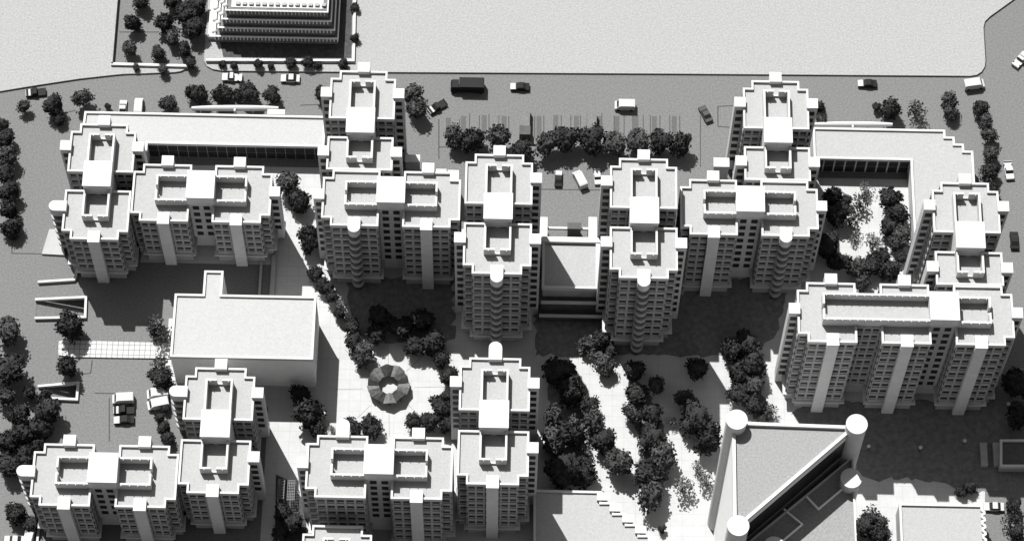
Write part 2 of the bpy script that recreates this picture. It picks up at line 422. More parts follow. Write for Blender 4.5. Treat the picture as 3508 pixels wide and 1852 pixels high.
ns_block('free-standing tall block left of the sunken court, round balconied shaft on its front', -9.7, 3.6, 10.1, 32, ('NE', 'SW', 'SE'), 'cap', 'round')
ns_block('free-standing tall block right of the sunken court, round balconied shaft on its front', 20.0, 33.2, 9.8, 32, ('NW', 'SW', 'SE'), 'cap', 'round')
ns_block('block beside the top street at the right end of the long left annex roof', -38.7, -25.5, 32.5, 26.5, ('NW', 'NE', 'SW', 'SE'), 'cap', None, 9.34)
ns_block('block beside the top street at the left end of the tree-filled right courtyard', 48.1, 61.3, 32.1, 26.5, ('NW', 'NE', 'SW', 'SE'), 'cap', None, 8.84)
ns_block('narrow block at the far right joined to the long three-bay block', 85.9, 99.0, 5.7, 32, ('NW', 'NE', 'SE', 'SW'), 'cap', None, -17.16)
ns_block('low block at the far left with a round-ended stair beside a white flared canopy', -93.7, -80.4, 23.2, 18, ('NW', 'NE'), 'cap', 'plain', None, ('S',))
ns_block('low block standing in front of the big windowless flat-roofed hall', -65.5, -51.9, -33.4, 19, ('NE', 'SE'), 'cap', 'plain', None, ('N',))
ns_block('block at the bottom centre with a long round-ended cap at its back', -9.8, 3.8, -33.2, 26, ('NW', 'NE', 'SE'), 'round', 'plain')
ew_block('low two-bay block in front of the left courtyard, blank grey shafts on both bays', -79.7, -51.0, 13.8, 0.9, 18, 2, ('cap', 'cap'), ('plain', 'plain'), 'E')
ew_block('two-bay block between the lit diagonal path and the sunken court towers', -39.2, -11.2, 8.7, -3.7, 26.5, 2, (None, 'cap'), ('round', 'plain'), 'W')
ew_block('two-bay block right of the sunken court towers with one round shaft on its right bay', 34.7, 62.6, 8.2, -4.1, 26.5, 2, ('cap', None), ('plain', 'round'), 'E')
ew_block('long three-bay block at the right with three blank grey front shafts', 57.7, 100.5, -17.8, -30.5, 32, 3, ('cap', 'cap', None), ('plain', 'plain', 'plain'), 'WE')
ew_block('low two-bay block in the bottom left corner with a round-ended stair on its left', -94.7, -66.2, -50.8, -63.6, 19, 2, ('cap', 'cap'), ('plain', 'plain'), 'P')
ew_block('two-bay block at the bottom centre with a round-ended cap behind and only one front shaft', -39.6, -11.2, -50.8, -63.5, 26, 2, ('round', 'cap'), (None, 'plain'), 'W')
bx = W(765, 1345, 19)[0]
ns_block('block cut by the bottom edge, only its stepped back roof showing', bx, bx+13.2, W(850, 1330, 19)[1]+0.3, 19, (), None, None)

# ------------------------------------------------------------------ low buildings
def flat_building(name, label, cat, poly, z, roof=ROOF, wall=WALL, group=None, ph=0.45, pt=0.4, windows=None, ledge=None, base=0.0):
    poly = ccw(poly); cx = sum(p[0] for p in poly)/len(poly); cy = sum(p[1] for p in poly)/len(poly)
    b = thing(name, label, cat, cx, cy, base, group)
    mb = filled(poly, [], z); n = len(poly)
    mb.add([(x, y, base) for x, y in poly]+[(x, y, z-0.02) for x, y in poly], [(i, (i+1) % n, n+(i+1) % n, n+i) for i in range(n)])
    mw = MB(); mw.add([(x, y, base) for x, y in poly]+[(x, y, z-0.02) for x, y in poly], [(i, (i+1) % n, n+(i+1) % n, n+i) for i in range(n)])
    part('wall', mw, wall, b)
    part('roof', filled(inset(poly, 0.05), [], z-0.01), roof, b)
    part('parapet', MB().ring(inset(poly, -0.08), inset(poly, pt), z-0.5, z+ph), WHITE, b)
    if windows:
        cnt = 0
        for i in range(n):
            a, c = Vector(poly[i]), Vector(poly[(i+1) % n]); e = c-a; L = e.length
            if L < 3: continue
            t = e/L; nn = Vector((t.y, -t.x))
            if nn.y > -.5: continue
            k = int(L/windows[0])
            for row in windows[1]:
                for j in range(k):
                    if cnt >= 100: break
                    cnt += 1; p = a+t*((j+0.5)*L/k)
                    o = bpy.data.objects.new('window', WMESH); COL.objects.link(o); o.parent = b
                    o.scale = (1.5, 1, 1.56); o.location = (p.x-cx, p.y-cy, row-base); o.rotation_euler = (0, 0, math.atan2(nn.x, -nn.y))
    return b
H5 = 5.6
aL = D([(215, 282), (815, 292), (815, 371), (365, 360), (360, 470), (190, 470), (190, 330), (213, 330)], H5)
ax0, ay1 = W(214, 283, H5); ax1, ay0 = W(815, 371, H5)
flat_building('annex', 'long low flat-roofed annex behind the left courtyard with an unbroken pale roof', 'annex',
              [(ax0, ay1), (ax1, ay1), (ax1, ay0), (-79.4, ay0), (-79.4, 24.2), (ax0-0.3, 24.2)], H5, ROOF2, WALL, windows=(2.12, (1.45, 4.0)))
bx0, by1 = W(2045, 323, H5); bx1 = W(2376, 326, H5)[0]; bx2 = W(2451, 460, H5)[0]; by0 = W(2060, 400, H5)[1]; bxi = W(2291, 410, H5)[0]; bys = W(2300, 700, H5)[1]
st = (bx2-bx1)/3
flat_building('annex', 'L-shaped low annex around the right courtyard with a stair-stepped roof corner', 'annex',
              [(bx0, by1), (bx1, by1), (bx1, by1-1.7), (bx1+st, by1-1.7), (bx1+st, by1-3.4), (bx1+2*st, by1-3.4), (bx1+2*st, by1-5.1), (bx2, by1-5.1), (bx2, 4.0), (85.6, 4.0), (85.6, bys), (bxi, bys), (bxi, by0), (bx0, by0)], H5, ROOF, WHITE, windows=(2.12, (1.45, 4.0)))
hz = 13.4
hx0, hy1 = W(441, 741, hz); hx1, hy0 = W(787, 905, hz)
ex0 = W(515, 690, hz)[0]; ex1, ey = W(562, 684, hz)
flat_building('hall', 'big windowless hall with a pale square roof and a narrow stub at the back', 'hall',
              [(hx0, hy0), (hx1, hy0), (hx1, hy1), (ex1, hy1), (ex1, ey), (ex0, ey), (ex0, hy1), (hx0, hy1)], hz, ROOF2, TOWER)
kx, ky = W(594, 735, 8)
solid('roof_hatch', MB().prism(pill(kx-1, hy1+0.12, 0, .8, 2.0), 0, 9.0).prism(pill(kx-1, hy1+0.12, 0, .9, 2.0), 9.0, 9.3), WHITE, 'small white rounded stair turret at the back of the windowless hall', 'turret')
# sunken court podium between the two free-standing blocks
pz = 9.5
px0, px1 = W(1366, 670, 9.5)[0], W(1509, 670, 9.5)[0]; pyN = W(1430, 612, pz)[1]; pyS = W(1430, 727, pz)[1]
pod = thing('podium', 'stepped podium with a pale sunken roof court between two free-standing blocks', 'podium', 12, (pyN+pyS)/2)
part('wall', MB().box(px0, px1, pyS, pyN, 0, pz-0.02), WALL, pod)
part('roof', MB().box(px0+.3, px1-.3, pyS+.3, pyN-.3, pz-0.02, pz+0.02), ROOF, pod)
rim = part('parapet', MB().box(px0-.3, px1+.3, pyN-0.1, pyN+1.1, pz-1.0, pz+0.9).box(px0-.2, px0+.35, pyS+.4, pyN-.104, pz-.5, pz+.7).box(px1-.9, px1, pyS+.4, pyN-.104, pz-.5, pz+.7).box(px0-.2, px1, pyS-.1, pyS+.396, pz-.5, pz+.7), WHITE, pod)
for i in (1, 2):
    part('terrace', MB().box(px0-.3*i, px1+.5*(i-.5), pyS-1.5*i, pyS-1.5*(i-1)-0.003, 0, pz-3.4*i-.3), DARKW, pod)
    part('ledge', MB().box(px0-.3*i, px1+.5*(i-.5), pyS-1.5*i-.25, pyS-1.5*i+.25, pz-3.4*i-.3, pz-3.4*i+.35), WHITE, pod)
for xx in (1367, 1491):
    x, y = W(xx, 548, 6); x2, y2 = W(xx, 592, 6)
    solid('wing_wall', MB().box(x-.8, x+.8, pyN+1.3, y, 0, 6.0).box(x-.9, x+.9, pyN+1.25, y+.1, 6.0, 6.25), WHITE, 'thick white wall %s of the entrance north of the sunken court' % ('on the left side' if xx < 1400 else 'on the right side'), 'wall', 'entrance walls of the sunken court')
x0_, y0_ = W(1374, 572, 3); x1_ = W(1482, 572, 3)[0]
solid('entrance_beam', MB().box(x0_, x1_, y0_-.25, y0_+.25, 2.3, 3.0).box(x0_, x0_+.3, y0_-.2, y0_+.2, 0, 2.3).box(x1_-.3, x1_, y0_-.2, y0_+.2, 0, 2.3), WHITE, 'white beam spanning between the thick entrance walls of the sunken court', 'beam')
x, y = W(1446, 566, 4)
solid('plant_box', MB().box(x-1.5, x+1.3, y-.9, y+.4, 0, 4).box(x-1.6, x+1.4, y-1.0, y+.5, 4, 4.2), DARKW, 'dark box standing on the white entrance beam of the court', 'plant box')
# stepped building at the top
SH = 2.45
tb = thing('terraced_building', 'dark terraced building with balconied floors cut by the top edge', 'building', *W(695, 60))
wx0, wx1 = W(541, 95, SH)[0], W(850, 95, SH)[0]; wy0 = W(700, 97, SH)[1]; wy1 = wy0+34
for i in range(4):
    d = 0.75*i
    lv = part('storey', MB().box(wx0+d*1.3, wx1-d*0.9, wy0+d, wy1-d, KH+SH*i, KH+SH*(i+1)-0.06), STOR, tb)
    mb = MB().ring(inset([(wx0+d*1.3-.2, wy0+d-.2), (wx1-d*0.9+.2, wy0+d-.2), (wx1-d*0.9+.2, wy1-d), (wx0+d*1.3-.2, wy1-d)], 0), inset([(wx0+d*1.3-.2, wy0+d-.2), (wx1-d*0.9+.2, wy0+d-.2), (wx1-d*0.9+.2, wy1-d), (wx0+d*1.3-.2, wy1-d)], .28), KH+SH*(i+1)-.06, KH+SH*(i+1)+.28)
    xx = wx0+d*1.3
    while xx < wx1-d*0.9:
        mb.box(xx-.1, xx+.1, wy0+d-.3, wy0+d+.05, KH+SH*(i+1)-1.0, KH+SH*(i+1)+.34); xx += 0.8
    part('balustrade', mb, TOWER if i < 3 else WHITE, lv)
rf = part('roof', MB().box(wx0+4.0, wx1-3.0, wy0+3.1, wy1-3.1, KH+SH*4-.06, KH+SH*4+.05), WHITE, tb)
for j in range(14):
    part('roof_vent', MB().box(wx0+5+j*1.45, wx0+5.9+j*1.45, wy0+3.6, wy0+4.3, KH+SH*4, KH+SH*4+.5), ROOF, rf)
for i in range(4):
    x = wx0-.2+.95*i
    for j in range(5):
        mb = MB(); bm = bmesh.new(); bmesh.ops.create_uvsphere(bm, u_segments=10, v_segments=6, radius=0.62)
        yy = wy0+1.2+.75*i+j*3.0
        mb.add([(v.co.x+x, v.co.y+yy, max(v.co.z, 0)*1.0+KH+SH*(i+1)) for v in bm.verts], [[v.index for v in f.verts] for f in bm.faces]); bm.free()
        part('dome', mb, WHITE, tb)
part('side_terrace', MB().box(wx0-1.7, wx0+.02, wy0+.6, wy1, KH, KH+1.2), WHITE, tb)

# triangular tower
TZ = 50.0; DZ = TZ+3.0
def at(px, py, z): return Vector(W(2380/K+px/2.881/K, 1380/K+py/2.881/K, z))
d1, d2, d3 = at(415, 160, DZ), at(1600, 205, DZ), at(430, 1205, DZ)
LZ = TZ-10.3
d4, d5 = at(1545, 737, LZ+3), at(785, 1412, LZ+3)
tri = thing('triangular_tower', 'tall split tower of triangular prisms with white round drums at its corners', 'tower', d1.x+10, d1.y-12)
r_ = 2.0
def tri_body(name, a, b, c, z, roofm):
    p = ccw([tuple(a), tuple(b), tuple(c)])
    o = part(name, MB().prism(p, 0, z-.05), TOWER, tri)
    part('roof', MB().prism(inset(p, .1), z-.05, z), roofm, o)
    part('parapet', MB().ring(inset(p, -.02), inset(p, .62 if z > 45 else .3), z-.4, z+.75), WHITE, o)
    return o, p
up_, pu = tri_body('upper_prism', d1+Vector((-.7, .6)), d2+Vector((.3, .6)), d3+Vector((-.7, -.3)), TZ, TRIR)
dd = (d3-d2).normalized(); nn = Vector((-dd.y, dd.x));  nn = nn if nn.x > 0 else -nn
sePt = Vector((d4.x+0.9, d5.y-2.0))
lo_, pl = tri_body('lower_prism', d2+Vector((.6, -1.2))+nn*.05, Vector((d4.x+.9, d3.y-6.5)), d3+Vector((.2, -.6))+nn*.05, LZ, TRIR)
a, b = d2+Vector((.3, .6)), d3+Vector((-.7, -.3))
t = (b-a).normalized(); L = (b-a).length
mg = MB()
for k in range(8):
    mg.obox(a, t, nn, 1.5+k*(L-3)/8+.04, 1.5+(k+1)*(L-3)/8-.04, 0.0, .07, LZ+.4, TZ-2.4)
part('glazing', mg, GLASS, up_)
yard = MB()
for q in [((1105, 915), (1222, 1040), (1455, 845)), ((880, 1040), (1062, 1190), (860, 1360))]:
    pts = [tuple(at(u, v, LZ+.6)) for u, v in q]
    strip(pts, .3, LZ, LZ+.6, yard)
part('roof_kerb', yard, mat('kerb_card', .85), lo_)
for dv, z in ((d1, DZ), (d2, DZ), (d3, DZ), (d4, LZ+3), (d5, LZ+3)):
    c = [(dv.x+r_*math.cos(i*math.tau/28), dv.y+r_*math.sin(i*math.tau/28)) for i in range(28)]
    o = part('drum', MB().prism(c, 0, z-.2), SHAFT, tri); part('cap', MB().prism(inset(c, -.06), z-.2, z), WHITE, o)

# low stepped-edge hall beside the bottom-centre block
sz = 4.5
p = [W(1343, 1233, sz)]
e = [(1512, 1238)]
p += [W(1512, 1237, sz)]
steps = []
for i in range(7):
    x, y = 1512+i*32, 1237+i*27.5
    p += [W(x, y+27.5, sz), W(x+32, y+27.5, sz)]; steps.append((x, y))
p += [W(1736, 1480, sz), W(1343, 1480, sz)]
p = [(round(a, 2), round(b, 2)) for a, b in p]
sh = flat_building('low_hall', 'low pale-roofed hall with a saw-toothed right edge beside the bottom-centre block', 'hall', p, sz, ROOF, WALL)
for i, (x, y) in enumerate(steps):
    a, b = W(x+2, y+5, sz+.8)
    part('edge_bay', MB().box(a-1.0, a+1.2, b-1.3, b+.3, sz-.5, sz+.8), WHITE, sh)
# hall in the bottom right with scalloped edge
bz = 6.0
q = [(2262, 1267), (2470, 1270)]; pts = D(q, bz); xr = pts[1][0]; yt = pts[0][1]
poly = [(pts[0][0], yt), (xr, yt)]
for i in range(10):
    poly += [(xr, yt-1.0-i*1.5), (xr+.5, yt-1.4-i*1.5), (xr+.5, yt-1.9-i*1.5), (xr, yt-2.2-i*1.5)]
poly += [(xr, yt-22), (pts[0][0], yt-22)]
flat_building('low_hall', 'low square hall in the bottom right with a scalloped right edge', 'hall', poly, bz, ROOF, WALL)
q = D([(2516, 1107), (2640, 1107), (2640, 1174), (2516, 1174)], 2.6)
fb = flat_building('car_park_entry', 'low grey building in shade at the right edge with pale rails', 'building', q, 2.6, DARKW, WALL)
for xx in (2474, 2506):
    a, b = W(xx, 1112, 1.2), W(xx, 1170, 1.2)
    part('stair_wall', MB().box(a[0]-.7, a[0]+.7, b[1], a[1], 0, 1.2), WALL, fb)

# ------------------------------------------------------------------ garden and ramp walls
def wall_thing(name, label, pts, w, h, m=WHITE, cat='wall', group=None, z0=0.0):
    return solid(name, strip(pts, w, z0, h), m, label, cat, group)
wall_thing('garden_wall', 'white wall along the bottom of the walled tree garden', D([(279, 160), (472, 165)], 1.0), .6, 1.0)
wall_thing('garden_wall', 'pale wall along the left side of the walled tree garden', D([(312, -200), (294, 0), (281, 157)], 1.3), .35, 1.35, PLAIN)
wall_thing('garden_wall', 'white wall in front of and beside the dark terraced building', D([(518, 152), (889, 153), (893, 0), (900, -200)], .9), .55, 1.2)
rg = 'white walls of the car park ramps'
wall_thing('ramp_wall', 'single white hooked ramp wall, topmost of the ramp walls at left', D([(95, 708), (186, 702), (191, 690), (190, 664)], .8), .5, .8, WHITE, 'wall', rg)
wall_thing('ramp_wall', 'U-shaped white ramp wall with a tree standing over its lower arm', D([(88, 752), (216, 746), (214, 796), (87, 799)], .8), .5, .8, WHITE, 'wall', rg)
wall_thing('ramp_wall', 'U-shaped white ramp wall lower left, above the dark bushes', D([(95, 970), (196, 961), (193, 1003), (100, 999)], .8), .5, .8, WHITE, 'wall', rg)
wall_thing('site_wall', 'thin white wall in the bottom left corner', D([(98, 1312), (90, 1400)], .8), .45, .8)
wall_thing('handrail_wall', 'thin pale stair wall, left of the pair behind the hall', D([(659, 635), (652, 742)], .9), .5, .9, WALL, 'wall', 'stair walls behind the hall')
wall_thing('handrail_wall', 'wider pale stair wall, right of the pair behind the hall', D([(690, 640), (684, 742)], .9), .9, .9, WALL, 'wall', 'stair walls behind the hall')
def lens(label, x0, x1, y, wd):
    z = 3.0; n = 16
    top = [(x0+(x1-x0)*i/n, y-wd*math.sin(math.pi*i/n)**.5*.5) for i in range(n+1)]
    bot = [(x0+(x1-x0)*i/n, y+wd*math.sin(math.pi*i/n)**.5*.5) for i in range(n-1, 0, -1)]
    pl_ = ccw(D(top+bot, z)); c = (sum(q[0] for q in pl_)/len(pl_), sum(q[1] for q in pl_)/len(pl_))
    o = thing('entrance_canopy', label, 'canopy', *c)
    vt = MB(); nx, na = 20, 8; hw = M(wd)*.62
    for i in range(nx+1):
        f_ = math.sin(math.pi*(.06+.88*i/nx))**.35; c_x = W(x0+(x1-x0)*i/nx, y, z)
        for j in range(na+1):
            a_ = math.pi*j/na; vt.v.append((c_x[0], c_x[1]+hw*f_*math.cos(a_), z-.9+.95*f_*math.sin(a_)))
    for i in range(nx):
        for j in range(na):
            k_ = i*(na+1)+j; vt.f.append((k_, k_+1, k_+na+2, k_+na+1))
    vt.f.append(tuple(range(na, -1, -1))); vt.f.append(tuple(nx*(na+1)+j for j in range(na+1)))
    part('roof', vt, WHITE, o)
    for i in range(5):
        p_ = W(x0+(x1-x0)*(i+.5)/5, y, z); part('post', MB().box(p_[0]-.15, p_[0]+.15, p_[1]-.15, p_[1]+.15, 0, z-.9), WALL, o)
    p_ = W((x0+x1)/2, y+wd*.5, z); part('spine', MB().box(p_[0]-.2, p_[0]+.2, p_[1]-.5, p_[1]+.1, z-.9, z+.12), WHITE, o)
lens('long narrow white canopy under the row of trees behind the left annex', 481, 700, 268, 13)
lens('long narrow white canopy behind the L-shaped annex at the right', 2044, 2246, 309, 13)
x, y = W(697, 281, 3.4); solid('porch', MB().box(x-2, x+1.6, y-.6, y+.5, 0, 3.2).box(x-2.1, x+1.7, y-.7, y+.6, 3.2, 3.4), WHITE, 'small white flat porch at the end of the long canopy on the left annex', 'porch')
# white flared canopy by the far-left block
mb = MB(); T_ = D([(124, 576), (152, 576)], 2.6); B_ = D([(105, 638), (163, 641)], .5)
mb.add([(T_[0][0], T_[0][1], 2.6), (T_[1][0], T_[1][1], 2.6), (B_[1][0], B_[1][1], .5), (B_[0][0], B_[0][1], .5), (T_[0][0], T_[0][1], 0), (T_[1][0], T_[1][1], 0), (B_[1][0], B_[1][1], 0), (B_[0][0], B_[0][1], 0)], [(3, 2, 1, 0), (4, 5, 6, 7), (0, 1, 5, 4), (1, 2, 6, 5), (2, 3, 7, 6), (3, 0, 4, 7)])
solid('flared_canopy', mb, WHITE, 'white flared sloping canopy at the foot of the far-left round stair', 'canopy')
# vents in the car park
for i, (x, y) in enumerate([(1321, 296), (1489, 303)]):
    a, b = W(x, y, 2.2)
    t_ = thing('vent_tower', ['grey vent block in the car park, left one with a dark hood', 'grey vent block in the car park, right one with a bright front'][i], 'vent', a, b, 0, 'vent blocks in the car park')
    part('shaft', MB().box(a-1.05, a+1.05, b-2.2, b+2.6, 0, 2.2), ROAD, t_)
    part('hood', MB().box(a-1.2, a+1.2, b-4.4, b-2.2, 0, 2.6), DARKW if i == 0 else ROAD, t_)
# entrance porches beside the blocks
for i, (x, y, w, d, z) in enumerate([(1140, 440, 2.2, 2.2, 9), (1815, 408, 3.2, 2.0, 8), (1038, 398, 3.0, 1.6, 6), (1110, 434, 2.0, 1.6, 10)]):
    a, b = W(x, y, z)
    n_ = ['white stepped porch between the two-bay block and left court tower', 'white porch at the back of the right two-bay block', 'grey-topped porch near the dark pickup behind the blocks', 'white roof step at the back of the left two-bay block'][i]
    o = thing('porch', n_, 'porch', a, b); part('wall', MB().box(a-w/2, a+w/2, b-d/2, b+d/2, 0, z-.2), WALL, o); part('roof', MB().box(a-w/2-.1, a+w/2+.1, b-d/2-.1, b+d/2+.1, z-.2, z), WHITE, o)

# ------------------------------------------------------------------ plaza pavilion
cx, cy = W(977, 966, 2.0)
pav = thing('pavilion', 'octagonal pavilion of folded dark panels around an open white middle', 'pavilion', cx, cy)
for i in range(10):
    a0, a1 = i*math.tau/10+.1, (i+1)*math.tau/10+.13; am = (a0+a1)/2
    ro, ri = 4.35+.2*(i % 2), 2.0
    pt = lambda r, a, z: (cx+r*math.cos(a), cy+r*math.sin(a), z)
    z0, z1 = 1.7+.2*(i % 3), 2.1
    vs = [pt(ro, a0, z0), pt(ro, am, z0+.7), pt(ro, a1, z0), pt(ri, a1, z1-.5), pt(ri, am, z1), pt(ri, a0, z1-.5)]
    vs += [(x, y, z-.18) for x, y, z in vs]
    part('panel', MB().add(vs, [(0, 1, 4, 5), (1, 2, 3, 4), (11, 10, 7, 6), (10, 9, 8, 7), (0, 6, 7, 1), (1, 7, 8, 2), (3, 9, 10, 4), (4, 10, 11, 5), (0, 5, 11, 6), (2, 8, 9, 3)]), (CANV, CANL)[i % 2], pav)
    p_ = pt(3.9, am, 0); part('post', MB().box(p_[0]-.12, p_[0]+.12, p_[1]-.12, p_[1]+.12, .06, z0+.2), DARKW, pav)
rp = MB()
for i in range(8):                                      # joints of the radial paving round the pavilion
    a = i*math.tau/8+.05
    strip([(cx+5.4*math.cos(a), cy+5.4*math.sin(a)), (cx+(11+2*(i % 2))*math.cos(a), cy+(11+2*(i % 2))*math.sin(a))], .08, .06, .075, rp)
struct('paving_joints', rp, STOR)
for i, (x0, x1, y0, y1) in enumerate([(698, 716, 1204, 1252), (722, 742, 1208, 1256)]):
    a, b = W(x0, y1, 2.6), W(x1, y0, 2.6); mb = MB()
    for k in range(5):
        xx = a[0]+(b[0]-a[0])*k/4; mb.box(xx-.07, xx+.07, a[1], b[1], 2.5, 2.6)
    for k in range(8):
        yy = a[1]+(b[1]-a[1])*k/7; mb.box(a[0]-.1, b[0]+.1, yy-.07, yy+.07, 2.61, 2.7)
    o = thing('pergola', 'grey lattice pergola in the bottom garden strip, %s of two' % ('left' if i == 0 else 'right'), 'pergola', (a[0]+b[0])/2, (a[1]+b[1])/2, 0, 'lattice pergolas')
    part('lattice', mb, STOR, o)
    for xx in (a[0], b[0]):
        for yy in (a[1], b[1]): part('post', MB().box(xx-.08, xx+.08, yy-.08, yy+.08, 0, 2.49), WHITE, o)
# ring planter, lamps
rx, ry = W(1931, 632, 1)
c = [(rx+1.0*math.cos(i*math.tau/20), ry+1.0*math.sin(i*math.tau/20)) for i in range(20)]
solid('ring_planter', MB().ring(c, inset(c, .35), 0, 1.0), WHITE, 'small white ring planter at the foot of the right two-bay block', 'planter')
lampspots = [(1100, 858, 'beside the dark trees above the pavilion'), (1523, 824, 'at the foot of the right free-standing block'), (814, 695, 'among bushes on the diagonal path'), (815, 1040, 'in the trees between the hall and the bottom-centre block'), (2316, 1124, 'in the wide shade right of the triangular tower'), (2186, 1121, 'close behind the lower drum of the triangular tower'), (2427, 1107, 'in the shade left of the low grey building'), (2537, 1015, 'under the right end of the three-bay block')]
lp = None
for i, (x, y, ds) in enumerate(lampspots):
    a, b = W(x, y, 2.4)
    if lp is None:
        lp = thing('globe_lamp', '', 'lamp', a, b, 0, 'white globe lamps')
        bm = bmesh.new(); bmesh.ops.create_uvsphere(bm, u_segments=12, v_segments=8, radius=.42)
        part('globe', MB().add([(v.co.x+a, v.co.y+b, v.co.z+2.4) for v in bm.verts], [[v.index for v in f.verts] for f in bm.faces]), WHITE, lp); bm.free()
        part('post', MB().box(a-.08, a+.08, b-.08, b+.08, 0, 2.0), DARKW, lp); o = lp
    else: o = dup(lp, a, b)
    o['label'] = 'white globe lamp '+ds; o['group'] = 'white globe lamps'

# ------------------------------------------------------------------ cars
def car_proto(kind, paint, hood):
    L, Wd = {'car': (4.2, 1.75), 'van': (4.5, 1.95), 'pickup': (4.4, 1.8), 'lorry': (7.4, 2.6)}[kind]
    o = bpy.data.objects.new('parked_car' if kind != 'lorry' else 'lorry', None); link(o, None, (0, 0, 0))
    def sect(mb, prof, hw, tp=0.0):
        n = len(prof); zt = max(p[1] for p in prof)
        f = lambda z: hw-tp*max(0, z-.8)
        mb.add([(x, -f(z), z) for x, z in prof]+[(x, f(z), z) for x, z in prof], [tuple(range(n)), tuple(range(2*n-1, n-1, -1))]+[(i, n+i, n+(i+1) % n, (i+1) % n) for i in range(n)])
        return mb
    h = L/2
    if kind == 'car':
        body = [(-h, .3), (h, .3), (h, .62), (h-.15, .78), (h-1.2, .86), (-h+.9, .88), (-h, .8)]
        cab = [(h-1.15, .84), (h-1.75, 1.36), (-h+1.35, 1.38), (-h+.7, .86)]; roof = [(h-1.78, 1.36), (h-1.85, 1.43), (-h+1.4, 1.44), (-h+1.33, 1.38)]
    elif kind == 'pickup':
        body = [(-h, .3), (h, .3), (h, .7), (h-.1, .85), (h-1.3, .92), (-h+1.9, .92), (-h+1.88, .62), (-h+.12, .62), (-h+.1, .95), (-h, .95)]
        cab = [(h-1.2, .9), (h-1.7, 1.45), (h-2.5, 1.47), (h-2.6, .9)]; roof = [(h-1.7, 1.45), (h-1.75, 1.53), (h-2.48, 1.54), (h-2.5, 1.47)]
    elif kind == 'van':
        body = [(-h, .3), (h, .3), (h, .95), (h-.5, 1.15), (h-.9, 1.9), (h-1.1, 1.98), (-h+.1, 1.98), (-h, 1.85)]
        cab = [(h-.46, 1.2), (h-.82, 1.86), (h-.94, 1.86), (h-.6, 1.2)]; roof = [(h-1.2, 1.97), (h-1.25, 2.05), (-h+.3, 2.05), (-h+.25, 1.97)]
    else:
        body = [(-h, .5), (h-1.9, .5), (h-1.9, 2.7), (-h, 2.7)]
        cab = [(h-1.8, .45), (h, .45), (h, 1.3), (h-.35, 2.2), (h-1.8, 2.2)]; roof = [(-h+.2, 2.7), (h-2.1, 2.7), (h-2.1, 2.8), (-h+.2, 2.8)]
    part('body', sect(MB(), body, Wd/2), paint, o)
    part('cabin', sect(MB(), cab, Wd/2-.06, .18), GLASS if kind != 'lorry' else paint, o)
    part('roof', sect(MB(), roof, Wd/2-.16 if kind in ('car', 'pickup') else Wd/2-.05), paint, o)
    if hood is not None:
        part('bonnet', MB().add([(h-1.0, -Wd/2+.08, .93), (h+.02, -Wd/2+.1, .8), (h+.02, Wd/2-.1, .8), (h-1.0, Wd/2-.08, .93), (h-1.25, -Wd/2+.08, .85), (h+.02, -Wd/2+.1, .55), (h+.02, Wd/2-.1, .55), (h-1.25, Wd/2-.08, .85)], [(0, 1, 2, 3), (4, 7, 6, 5), (0, 4, 5, 1), (1, 5, 6, 2), (2, 6, 7, 3), (3, 7, 4, 0)]), hood, o)
    wr = .34 if kind != 'lorry' else .5
    for sx in (-1, 1):
        for sy in (-1, 1):
            wxx, wyy = sx*(h-.85), sy*(Wd/2-.08); n = 12
            vs = [(wxx+wr*math.cos(k*math.tau/n), wyy+dy, wr+wr*math.sin(k*math.tau/n)) for dy in (-.12, .12) for k in range(n)]
            part('wheel', MB().add(vs, [tuple(range(n)), tuple(range(2*n-1, n-1, -1))]+[(k, n+k, n+(k+1) % n, (k+1) % n) for k in range(n)]), TYRE, o)
    return o
protos = {}
def car(kind, pc, x, y, ang, label, hc=None, sc=1.0):
    k = (kind, pc, hc); pm = {'w': CARW, 'd': CARD, 'g': CARG, None: None}
    a, b = W(x, y, .7)
    if k not in protos: o = protos[k] = car_proto(kind, pm[pc], pm[hc])
    else: o = dup(protos[k], a, b)
    o.location = (a, b, 0); o.rotation_euler = (0, 0, R(ang)); o.scale = (sc,)*3
    setp(o, label, {'car': 'car', 'van': 'van', 'pickup': 'pickup', 'lorry': 'lorry'}[kind], 'vehicles on the streets' )
car('pickup', 'd', 90, 232, 188, 'dark pickup with a white front near the left end of the top kerb', 'w')
car('pickup', 'w', 584, 194, 180, 'white pickup below the terraced building, left of two', 'w')
car('car', 'w', 730, 197, 180, 'white rounded car below the terraced building, right of two')
car('lorry', 'd', 1176, 219, 180, 'large dark lorry on the top street above the car park')
car('pickup', 'd', 1100, 268, 215, 'dark pickup with a white front turning beside a pale tree', 'w')
car('car', 'd', 1308, 218, 180, 'dark car with a white bonnet right of the large lorry', 'w')
car('van', 'w', 1572, 266, 180, 'plain white van alone in the car park')
car('car', 'g', 1775, 286, 115, 'grey car parked at an angle near the right end of the bays')
car('car', 'd', 2182, 210, 180, 'dark car with a white bonnet below the empty plot at right', 'w')
car('van', 'w', 2450, 213, 10, 'white van near the rounded corner of the empty plot')
car('pickup', 'w', 2567, 150, 50, 'white pickup at an angle at the upper right edge', 'w')
car('pickup', 'w', 2538, 428, -85, 'white pickup heading down the right-hand street', 'w')
car('car', 'd', 2552, 604, 90, 'dark car on the right-hand street beside the narrow block')
car('car', 'd', 1405, 449, 88, 'dark car with a white bonnet above the court entrance', 'w', .9)
car('van', 'w', 1459, 452, 115, 'white van parked askew above the court entrance', None, .95)
car('pickup', 'w', 1503, 444, -85, 'small white pickup above the court entrance, rightmost of three', 'w', .85)
car('van', 'w', 310, 1003, 184, 'white van topmost of the column of three near the low left block')
car('pickup', 'd', 312, 1030, 184, 'dark pickup with white front in the middle of the column of three', 'w')
car('car', 'd', 312, 1055, 184, 'dark car with white bonnet lowest of the column of three', 'w')
car('van', 'w', 397, 990, 188, 'white van beside the round-ended stair, upper of two')
